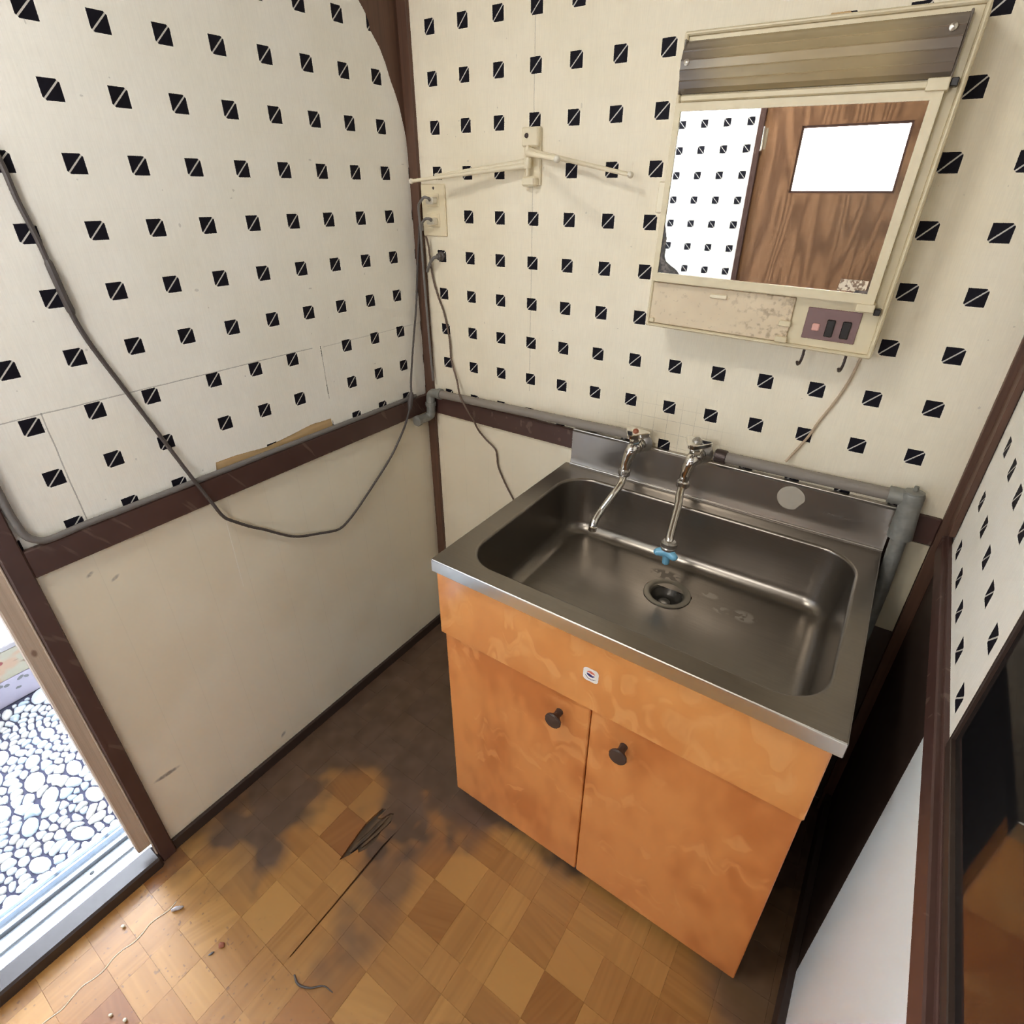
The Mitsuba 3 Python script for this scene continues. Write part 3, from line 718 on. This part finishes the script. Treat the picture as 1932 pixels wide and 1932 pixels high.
# ------------------------------------------------------------------ taps
def tap(x, zc, spout, label, second=False):
    k = thing('tap', label, 'tap')
    yb = -.066
    part(k, 'flange', lathe([(.0, 0), (.025, 0), (.025, .003), (.019, .008), (.0125, .011), (.0125, .02), (0, .02)], (x+.004, -.026, zc), (0, -1, 0), 32), 'chrome_dull', label='round wall flange')
    # body: inlet, round valve chamber and the bent outlet
    out = crom([(x+.004, -.030, zc), (x+.002, -.050, zc), (x-.003, yb-.004, zc-.003), (x-.009, yb-.010, zc-.024), (x-.012, yb-.014, zc-.046), (x-.012, yb-.016, zc-.060)], 6)
    part(k, 'body', cat(tube(out, np.interp(np.linspace(0, 1, len(out)), [0, .3, .45, .75, 1], [.0115, .014, .0145, .0105, .0105]), 20), lathe([(0, -.016), (.012, -.013), (.0165, -.004), (.0165, .006), (.012, .014), (0, .016)], (x, yb+.006, zc), (0, -.25, 1), 24)), 'chrome')
    part(k, 'bonnet', lathe([(.0, .010), (.0125, .010), (.0135, .014), (.0135, .021), (.010, .024), (.008, .029), (.0055, .030), (.0055, .042), (0, .042)], (x, yb+.004, zc), (0, -.15, 1), 6), 'chrome', smooth=20)
    # cross handle
    c = np.array([x, yb-.003, zc+.037]); P2 = []
    for a in (-95, 25, 145):
        q = affinity.translate(Point(0, 0).buffer(.0085, quad_segs=5), .0245*math.cos(math.radians(a)), .0245*math.sin(math.radians(a)))
        P2.append(q)
    tri = unary_union(P2).convex_hull
    side = np.array(tri.exterior.coords)[:-1]; cc = side.mean(0)
    hv = np.vstack([np.c_[side, np.full(len(side), z)] for z in (-.0034, .0034)]+[np.c_[cc+(side-cc)*.93, np.full(len(side), z)] for z in (-.0052, .0052)])
    part(k, 'handle', trimesh.convex.convex_hull(hv+c), 'chrome', smooth=25, label='three-cornered flat chrome handle')
    if second: part(k, 'handle_cap', lathe([(0, 0), (.0105, 0), (.0095, .004), (.005, .0085), (0, .0095)], c+[0, 0, .0050], n=22), 'chrome_dull')
    else: part(k, 'handle_cap', lathe([(0, 0), (.0068, 0), (.0062, .003), (.0035, .0058), (0, .0062)], c+[0, 0, .0050], n=18), 'rust', label='rusty red handle cap')
    e = out[-1]
    part(k, 'nut', lathe([(.0, .006), (.0125, .006), (.0145, .003), (.0145, -.006), (.012, -.010), (0, -.010)], e, (0, .15, 1), 28), 'chrome_dull' if not second else 'chrome')
    sp = crom([e+[0, 0, -.004], *spout], 7)
    part(k, 'spout', tube(sp, np.interp(np.linspace(0, 1, len(sp)), [0, .72, .80, 1], [.0085, .0085, .0092, .0092]), 18), 'chrome', label='long swivel spout')
    return k, sp[-1]
t1, e1 = tap(.711, .924, [(.700, -.090, .848), (.702, -.108, .838), (.697, -.127, .823), (.684, -.158, .790), (.680, -.175, .776), (.679, -.187, .764), (.680, -.193, .752)],
    'left tap with bare spout end over the basin')
part(t1, 'spout_tip', lathe([(.0070, .008), (.0100, .006), (.0102, -.003), (.0085, -.005), (.0070, -.003), (.0070, .008)], e1, (0, .2, 1), 24), 'chrome')
t2, e2 = tap(.853, .934, [(.842, -.092, .865), (.845, -.108, .854), (.850, -.122, .843), (.856, -.156, .817), (.860, -.180, .800), (.863, -.193, .789), (.865, -.199, .779)],
    'right tap with a blue plastic nozzle on its spout', True)
part(t2, 'adapter', lathe([(.0, .012), (.0135, .012), (.0175, .008), (.0175, .001), (.0150, -.002), (.0165, -.004), (.0165, -.008), (0, -.008)], e2, (0, .12, 1), 28), 'chrome_dull')
nz = m3.Manifold()
for a in (90, 210, 330):
    dv = np.array([math.cos(math.radians(a)), math.sin(math.radians(a)), 0])
    A, B_ = trimesh.creation.icosphere(2, .0095), trimesh.creation.icosphere(2, .0062)
    nz += m3.Manifold.hull_points(np.vstack([A.vertices+[0, 0, -.004], B_.vertices+dv*.0150+[0, 0, -.006]]))
nz += m3.Manifold.cylinder(.020, .0070, .0055, 20).rotate([180, 0, 0]).translate([0, 0, -.008])
nz = nz.scale([1.4, 1.4, 1.3])
nm = nz.to_mesh()
part(t2, 'blue_nozzle', trimesh.Trimesh(nm.vert_properties[:, :3]+e2+[0, -.002, -.008], nm.tri_verts), 'blue_plastic', label='light blue three-lobed plastic nozzle')

# ------------------------------------------------------------------ pipes
k = thing('water_pipe', 'grey water pipe along the back wall from the corner elbow to the left tap', 'pipe')
part(k, 'tube', tube([(.040, -.0275, .921), (.20, -.0275, .925), (.40, -.0275, .930), (.55, -.0275, .9335), (.684, -.0275, .937)], .0118, 16), 'grey_lagging')
part(k, 'elbow', tube(crom([(.075, -.0275, .922), (.052, -.028, .921), (.0385, -.0300, .914), (.036, -.0310, .898), (.0355, -.032, .870), (.034, -.034, .852), (.028, -.044, .845), (.0255, -.062, .844), (.0250, -.085, .844)], 5), np.r_[np.full(41, .0135)], 16), 'galvanised', label='galvanised pipe elbow in the corner')
for p_, ax in (((.072, -.0275, .922), (1, 0, 0)), ((.0357, -.0315, .885), (0, 0, 1)), ((.0250, -.082, .844), (0, 1, 0))):
    part(k, 'collar', lathe([(0, -.006), (.0160, -.006), (.0165, -.004), (.0165, .004), (.0160, .006), (0, .006)], p_, ax, 20), 'galvanised')
k = thing('water_pipe', 'grey water pipe from the right tap to the valve at the right corner', 'pipe')
part(k, 'tube', tube([(.886, -.030, .9368), (1.05, -.031, .9395), (1.235, -.032, .943)], .0122, 16), 'grey_lagging')
part(k, 'collar', lathe([(0, -.012), (.0145, -.012), (.0155, -.010), (.0155, .010), (.0145, .012), (0, .012)], (.900, -.030, .937), (1, 0, 0), 20), 'dark_metal')
part(k, 'valve', cat(lathe([(0, -.018), (.0175, -.018), (.019, -.012), (.019, .012), (.0175, .018), (0, .018)], (1.2565, -.036, .940), (0, 0, 1), 24), lathe([(0, 0), (.0165, 0), (.0165, .030), (0, .030)], (1.218, -.032, .943), (1, 0, 0), 24)), 'galvanised', label='galvanised valve at the corner')
part(k, 'valve_cap', cat(lathe([(0, 0), (.0165, 0), (.0165, .003), (.010, .005), (0, .005)], (1.2565, -.036, .958), (0, 0, 1), 24), lathe([(0, 0), (.004, 0), (.004, .010), (0, .011)], (1.2565, -.036, .962), (0, 0, 1), 12)), 'galvanised')
part(k, 'riser_sleeve', tube([(1.2570, -.036, .925), (1.2600, -.036, .862)], [.0185, .0215], 22), 'galvanised')
part(k, 'riser', tube([(1.2600, -.036, .864), (1.2640, -.036, .74), (1.2660, -.036, .10)], .0140, 18), 'galvanised')
k = thing('rail_conduit', 'grey conduit lying on the left dado rail and bending up at the door post', 'conduit')
part(k, 'tube', tube(crom([(.0080, -.065, RZ1+.0065), (.008, -.25, RZ1+.0065), (.008, -.49, RZ1+.0065), (.008, -.72, RZ1+.0065), (.008, -.90, RZ1+.0065), (.008, -.955, RZ1+.0065), (.010, -.995, RZ1+.0055), (.0118, -1.016, RZ1+.010), (.0115, -1.032, RZ1+.028), (.0105, -1.0365, RZ1+.06), (.0100, -1.038, RZ1+.12), (.0100, -1.038, 1.30)], 6), .0062, 12), 'grey_cord_skin')

# ------------------------------------------------------------------ mirror cabinet (hangs 1.35 degrees out of level)
MCX, MCZ, MA = .9260, 1.4450, math.radians(1.35)
def mc(m):
    return map_xyz(m, lambda u, y, w: (MCX+u*math.cos(MA)+w*math.sin(MA), y, MCZ-u*math.sin(MA)+w*math.cos(MA)))
def mcb(u0, u1, y0, y1, w0, w1, c=.002): return mc(cbox(u0, u1, y0, y1, w0, w1, c))
k = thing('mirror_cabinet', 'old cream plastic mirror cabinet with lamp cover hung above the sink', 'mirror cabinet')
U0, U1, V0, V1 = -.2035, .2015, -.2365, .2345
shell = cat(cbox(U0, U0+.006, -.102, -.001, V0, V1, .002), cbox(U1-.006, U1, -.102, -.001, V0, V1, .002), cbox(U0, U1, -.102, -.001, V1-.006, V1, .002), cbox(U0, U1, -.102, -.001, V0, V0+.006, .002), cbox(U0+.004, U1-.004, -.010, -.001, V0+.004, V1-.004, .001))
part(k, 'body', mc(shell), 'cream_plastic')
part(k, 'front_plate', mcb(U0+.006, U1-.006, -.0965, -.090, V0+.006, V1-.006, .001), 'cream_plastic')
# ribbed lamp cover
prof = [(.150, .000), (.1505, .010), (.156, .019), (.164, .0225), (.1655, .0235), (.167, .0225), (.178, .0265), (.1795, .0275), (.181, .0265), (.192, .0265), (.1935, .0275), (.195, .0262), (.204, .0232), (.2055, .0240), (.207, .0222), (.215, .0150), (.221, .006), (.222, .0)]
lp = Polygon([(w, d) for w, d in prof])
lamp = map_xyz(extrude(lp, .378), lambda w, d, u: (-.196+u, -.0965-d, w))
lv = np.array(lamp.vertices)
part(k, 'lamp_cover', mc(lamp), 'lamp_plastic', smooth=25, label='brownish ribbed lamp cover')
part(k, 'lamp_end', mcb(-.1985, -.1955, -.112, -.096, .149, .2225, .001), 'lamp_plastic'); part(k, 'lamp_end', mcb(.1815, .1845, -.112, -.096, .149, .2225, .001), 'lamp_plastic')
for u, w in ((-.186, .190), (.168, .203)): part(k, 'screw', mc(lathe([(0, 0), (.0050, 0), (.0046, .0022), (.002, .0034), (0, .0036)], (u, -.1225, w), (0, -1, 0), 18)), 'screw_metal')
part(k, 'ledge', mcb(-.196, .180, -.104, -.0965, .139, .149, .002), 'cream_plastic')
# mirror door
fo = sbox(-.197, -.147, .181, .136); fi = sbox(-.187, -.132, .1675, .1245)
d = part(k, 'mirror_door', mc(map_xyz(extrude(fo.difference(fi), .020), lambda u, w, t: (u, -.098-t, w))), 'cream_plastic', label='cream mirror door frame')
part(d, 'mirror_glass', mcb(-.188, .1685, -.1155, -.108, -.133, .1255, 0), 'mirror', smooth=False, label='mirror glass')
chip = Polygon([(-.1868, -.1315), (-.1868, -.048), (-.1845, -.055), (-.1815, -.066), (-.1795, -.073), (-.1800, -.082), (-.1785, -.092), (-.1790, -.102), (-.1745, -.111), (-.1640, -.118), (-.1570, -.1215), (-.150, -.126), (-.1455, -.1315)])
part(d, 'corroded_patch', mc(map_xyz(extrude(chip, .0006), lambda u, w, t: (u, -.1156-t, w))), 'mirror_corrosion', label='dark corroded patch at the mirror corner')
part(d, 'sticker_residue', mc(map_xyz(extrude(Polygon([(.123, -.130), (.1245, -.1125), (.1645, -.1125), (.1640, -.127), (.150, -.1275), (.149, -.130)]), .0006), lambda u, w, t: (u, -.1156-t, w))), 'sticker_residue', label='torn sticker residue')
part(d, 'edge_stain', mc(map_xyz(extrude(Polygon([(.1475, -.1315), (.150, -.128), (.1655, -.1275), (.1675, -.10), (.1675, -.1315)]), .0005), lambda u, w, t: (u, -.1156-t, w))), 'mirror_corrosion')
part(d, 'corner_bracket', mcb(.158, .1845, -.1225, -.098, .1345, .1495, .001), 'cream_plastic'); part(d, 'corner_bracket', mcb(.158, .1845, -.1225, -.098, -.159, -.1465, .001), 'cream_plastic')
for w in (.146, -.158): part(d, 'hinge', mcb(.1845, .1935, -.112, -.0965, w-.006, w+.004, .001), 'black_plastic')
part(d, 'latch', mcb(-.2095, -.188, -.116, -.085, -.031, .021, .002), 'ivory_plastic', label='cream catch at the left edge')
# tray flap and switch plate
t = part(k, 'tray_flap', mcb(-.1970, .064, -.1015, -.0965, -.2285, -.1515, .001), 'stained_cream', label='stained cream flap')
part(t, 'finger_tab', mcb(-.084, -.052, -.106, -.1010, -.1685, -.1605, .0015), 'ivory_plastic')
for w in (-.1960, -.2240): part(t, 'clip', mcb(.046, .066, -.107, -.1010, w-.005, w+.005, .001), 'cream_plastic')
part(t, 'clip', mcb(-.1955, -.186, -.106, -.1010, -.2275, -.219, .001), 'cream_plastic')
s = part(k, 'switch_plate', mcb(.087, .170, -.0995, -.0965, -.2165, -.164, .0008), 'switch_plate', label='mauve brown switch plate')
part(s, 'pink_lamp', mcb(.1000, .1120, -.1025, -.0993, -.2020, -.1895, .0018), 'pink_button', label='pink indicator lamp')
part(s, 'rocker', mcb(.1215, .1345, -.1025, -.0993, -.2095, -.1805, .0015), 'black_plastic'); part(s, 'rocker', mcb(.1455, .1590, -.1025, -.0993, -.2095, -.1805, .0015), 'black_plastic')
for u in (.094, .163):
    pth = crom([(u, -.060, V0+.003), (u, -.060, V0-.010), (u, -.061, V0-.024), (u-.0012, -.066, V0-.033), (u-.003, -.074, V0-.034), (u-.004, -.081, V0-.028)], 5)
    part(k, 'hook', mc(tube(pth, .0024, 10)), 'dark_metal', label='small dark hook under the cabinet')
part(k, 'hanger', mcb(-.006, .022, -.010, .0, V1-.001, V1+.020, .001), 'bare_plywood', label='wooden hanger block on top')

# ------------------------------------------------------------------ towel rack
k = thing('towel_rack', 'cream swing arm towel rack on the back wall beside the mirror cabinet', 'towel rack')
part(k, 'plate', cat(cbox(.3525, .3955, -.008, -.0003, 1.464, 1.578, .003), cbox(.3525, .3955, -.020, -.006, 1.540, 1.577, .003), cbox(.356, .392, -.026, -.006, 1.464, 1.484, .004)), 'ivory_plastic')
part(k, 'screw', lathe([(0, 0), (.005, 0), (.0045, .002), (0, .0025)], (.3665, -.020, 1.5610), (0, -1, 0), 14), 'dark_metal')
piv = (.372, -.023)
part(k, 'pin', tube([(*piv, 1.484), (*piv, 1.542)], .0042, 12), 'ivory_plastic')
for end, z, r0 in (((.071, -.080, 1.476), 1.505, .0055), ((.136, -.060, 1.487), 1.513, .005), ((.563, -.220, 1.505), 1.528, .0055), ((.631, -.050, 1.483), 1.533, .005)):
    a = np.array([*piv, z]); b = np.array(end)
    arm = part(k, 'arm', cat(tube([a+(b-a)*t_ for t_ in (0, .15, .5, 1)], [r0+.002, r0, .0047, .0040], 12), tube([(*piv, z-.006), (*piv, z+.006)], .0085, 14)), 'ivory_plastic')
    part(arm, 'knob', trimesh.Trimesh(trimesh.creation.icosphere(2, .0062).vertices+b, trimesh.creation.icosphere(2, .0062).faces), 'white_plug')

# ------------------------------------------------------------------ outlet, plugs and cables
k = thing('outlet_plate', 'beige double outlet plate beside the corner post under the rack arm', 'outlet')
part(k, 'plate', cbox(.0305, .111, -.006, -.0003, 1.350, 1.471, .002), 'beige_plate')
for z in (1.388, 1.435): part(k, 'socket', cbox(.050, .092, -.0085, -.0055, z-.016, z+.016, .0015), 'beige_plate')
part(k, 'screw', lathe([(0, 0), (.0035, 0), (0, .0018)], (.0745, -.006, 1.4615), (0, -1, 0), 12), 'dark_metal')
def plug(x, z, label, cordpath, cm):
    k = thing('power_plug', label, 'plug')
    part(k, 'body', cbox(x-.013, x+.012, -.030, -.0086, z-.008, z+.008, .003), 'white_plug')
    part(k, 'cord', tube(crom(cordpath, 6), .0034, 10), cm, label='dark cord bending into the corner')
plug(.078, 1.4335, 'upper plug with a short dark cord in the outlet plate', [(.080, -.028, 1.434), (.088, -.040, 1.4385), (.078, -.046, 1.441), (.060, -.040, 1.432), (.043, -.030, 1.423), (.036, -.024, 1.405), (.035, -.021, 1.36), (.034, -.020, 1.30), (.034, -.019, 1.20), (.036, -.018, 1.05), (.038, -.016, .955)], 'grey_cord_skin')
plug(.076, 1.3865, 'lower plug with a short dark cord in the outlet plate', [(.080, -.028, 1.388), (.090, -.040, 1.392), (.080, -.046, 1.393), (.062, -.040, 1.385), (.050, -.032, 1.374), (.0475, -.027, 1.364)], 'grey_cord_skin')
k = thing('wall_jack', 'round dark cable jack on the wallpaper below the outlet plate', 'cable jack')
part(k, 'socket', lathe([(0, 0), (.0115, 0), (.0115, .006), (.008, .009), (.008, .016), (.005, .018), (0, .018)], (.0865, -.0003, 1.3015), (0, -1, 0), 24), 'black_rubber')
part(k, 'cord', tube(crom([(.0865, -.016, 1.3015), (.080, -.026, 1.299), (.068, -.026, 1.288), (.054, -.022, 1.272), (.046, -.018, 1.262)], 6), .0042, 10), 'grey_cord_skin')
k = thing('black_cable', 'black cable draped in a long sag across the left wall and rail', 'cable')
cab = [(.006, -.868, 1.52), (.006, -.864, 1.484), (.006, -.862, 1.442), (.006, -.855, 1.384), (.006, -.850, 1.304), (.006, -.839, 1.233), (.007, -.808, 1.131), (.009, -.779, 1.037), (.019, -.753, .945), (.021, -.726, .862),
       (.016, -.708, .815), (.012, -.686, .789), (.010, -.650, .755), (.009, -.62, .731), (.008, -.563, .682), (.008, -.525, .660), (.008, -.481, .644), (.008, -.440, .629), (.008, -.405, .622), (.008, -.365, .637), (.008, -.306, .675), (.008, -.20, .752), (.010, -.150, .805), (.020, -.128, .850), (.026, -.112, .892)]
part(k, 'cord', tube(crom(cab, 6), np.interp(np.linspace(0, 1, 6*(len(cab)-1)+1), [0, .2, .45, 1], [.0044, .0042, .0036, .0032]), 10), 'black_rubber')
part(k, 'knot', tube(crom([(.0065, -.853, 1.36), (.007, -.8515, 1.333), (.007, -.849, 1.30), (.0065, -.846, 1.275)], 4), [.0046]+[.0062]*11+[.0046], 10), 'black_rubber')
part(k, 'connector', tube([(.026, -.112, .891), (.0260, -.108, .908), (.0250, -.101, .930), (.0245, -.0985, .938)], [.0058, .0085, .0085, .0058], 12), 'black_rubber', label='small black connector above the rail')
part(k, 'upper_cord', tube(crom([(.0245, -.0985, .936), (.018, -.089, .970), (.012, -.062, 1.066), (.011, -.040, 1.151), (.012, -.028, 1.22), (.016, -.019, 1.30), (.024, -.018, 1.345), (.032, -.022, 1.375)], 6), .0029, 10), 'black_rubber')
k = thing('brown_cable', 'thin brown cable hanging from the outlet down behind the sink', 'cable')
part(k, 'cord', tube(crom([(.0530, -.022, 1.350), (.053, -.014, 1.325), (.055, -.008, 1.251), (.068, -.0055, 1.20), (.087, -.0055, 1.156), (.100, -.006, 1.10), (.1045, -.007, 1.07), (.107, -.008, 1.025), (.135, -.020, .972), (.163, -.043, .938), (.188, -.045, .902), (.199, -.030, .868), (.206, -.018, .835), (.226, -.008, .806), (.258, -.006, .782), (.265, -.006, .755), (.268, -.006, .729), (.283, -.006, .697), (.301, -.006, .666), (.326, -.006, .628), (.345, -.006, .59), (.36, -.006, .52), (.37, -.006, .45)], 6), .0027, 10), 'brown_cord_skin')
k = thing('cream_cable', 'thin beige cable hanging from the mirror cabinet to the pipe', 'cable')
part(k, 'cord', tube(crom([(1.1085, -.012, 1.2020), (1.104, -.006, 1.18), (1.097, -.005, 1.137), (1.083, -.005, 1.091), (1.067, -.005, 1.050), (1.056, -.005, 1.015), (1.043, -.006, .985), (1.034, -.009, .966), (1.027, -.0135, .952)], 6), .0026, 10), 'cream_cord_skin')

# strip of tape or board offcut standing behind the riser pipe
solid('board_offcut', cbox(1.272, 1.3150, -.0035, -.0005, .62, .842, .0005), 'tape_cream', 'cream board strip on the back wall behind the riser pipe', 'board')

# litter on the floor
def crumb(x, y, sx_, sy_, sz_, m_, label, a=0):
    s_ = trimesh.creation.icosphere(1, 1.0); v = np.array(s_.vertices)*(1+.35*(lrng.random((len(s_.vertices), 1))-.5))*[sx_, sy_, sz_]
    c_, n_ = math.cos(a), math.sin(a); v = v@np.array([[c_, n_, 0], [-n_, c_, 0], [0, 0, 1]])
    v[:, 2] -= v[:, 2].min(); v += [x, y, .0004]
    solid('debris', trimesh.Trimesh(v, s_.faces), m_, label, 'debris')
crumb(.143, -1.112, .013, .005, .005, 'pale_rim', 'pale curled flake on the bright floor near the sill', .9)
crumb(.293, -1.093, .007, .006, .003, 'rust', 'reddish brown crumb on the bright floor', .2)
crumb(.289, -1.114, .006, .0025, .0015, 'kick_grey', 'grey speck beside the reddish brown crumb', 1.2)
crumb(.078, -1.199, .005, .003, .003, 'tape_cream', 'tan crumb on the floor beside the door sill', .5)
crumb(.221, -1.285, .004, .003, .003, 'tape_cream', 'left tan crumb at the bottom edge of the floor', .5)
crumb(.253, -1.272, .004, .0035, .003, 'tape_cream', 'right tan crumb at the bottom edge of the floor', .5)
sc = crom([(.470, -1.035, .0035), (.490, -1.040, .003), (.515, -1.030, .003), (.535, -1.012, .003), (.560, -1.008, .003)], 6)
solid('twig', tube(sc, np.interp(np.linspace(0, 1, len(sc)), [0, .3, 1], [.0018, .0024, .0008]), 8), 'kick_grey', 'thin dark twig lying on the floor', 'twig')
rd = [( .125+.004*math.sin(i*1.7), -1.105-.27*i/14, .0001+.0005*abs(math.sin(i*.9+.5))) for i in range(15)]
solid('vinyl_ridge', tube(crom(rd, 4), .0010, 8), 'tape_cream', 'raised seam ridge with its highlight painted pale in the bright floor patch along the sill', 'floor seam')  # pale colour stands for the highlight on the ridge
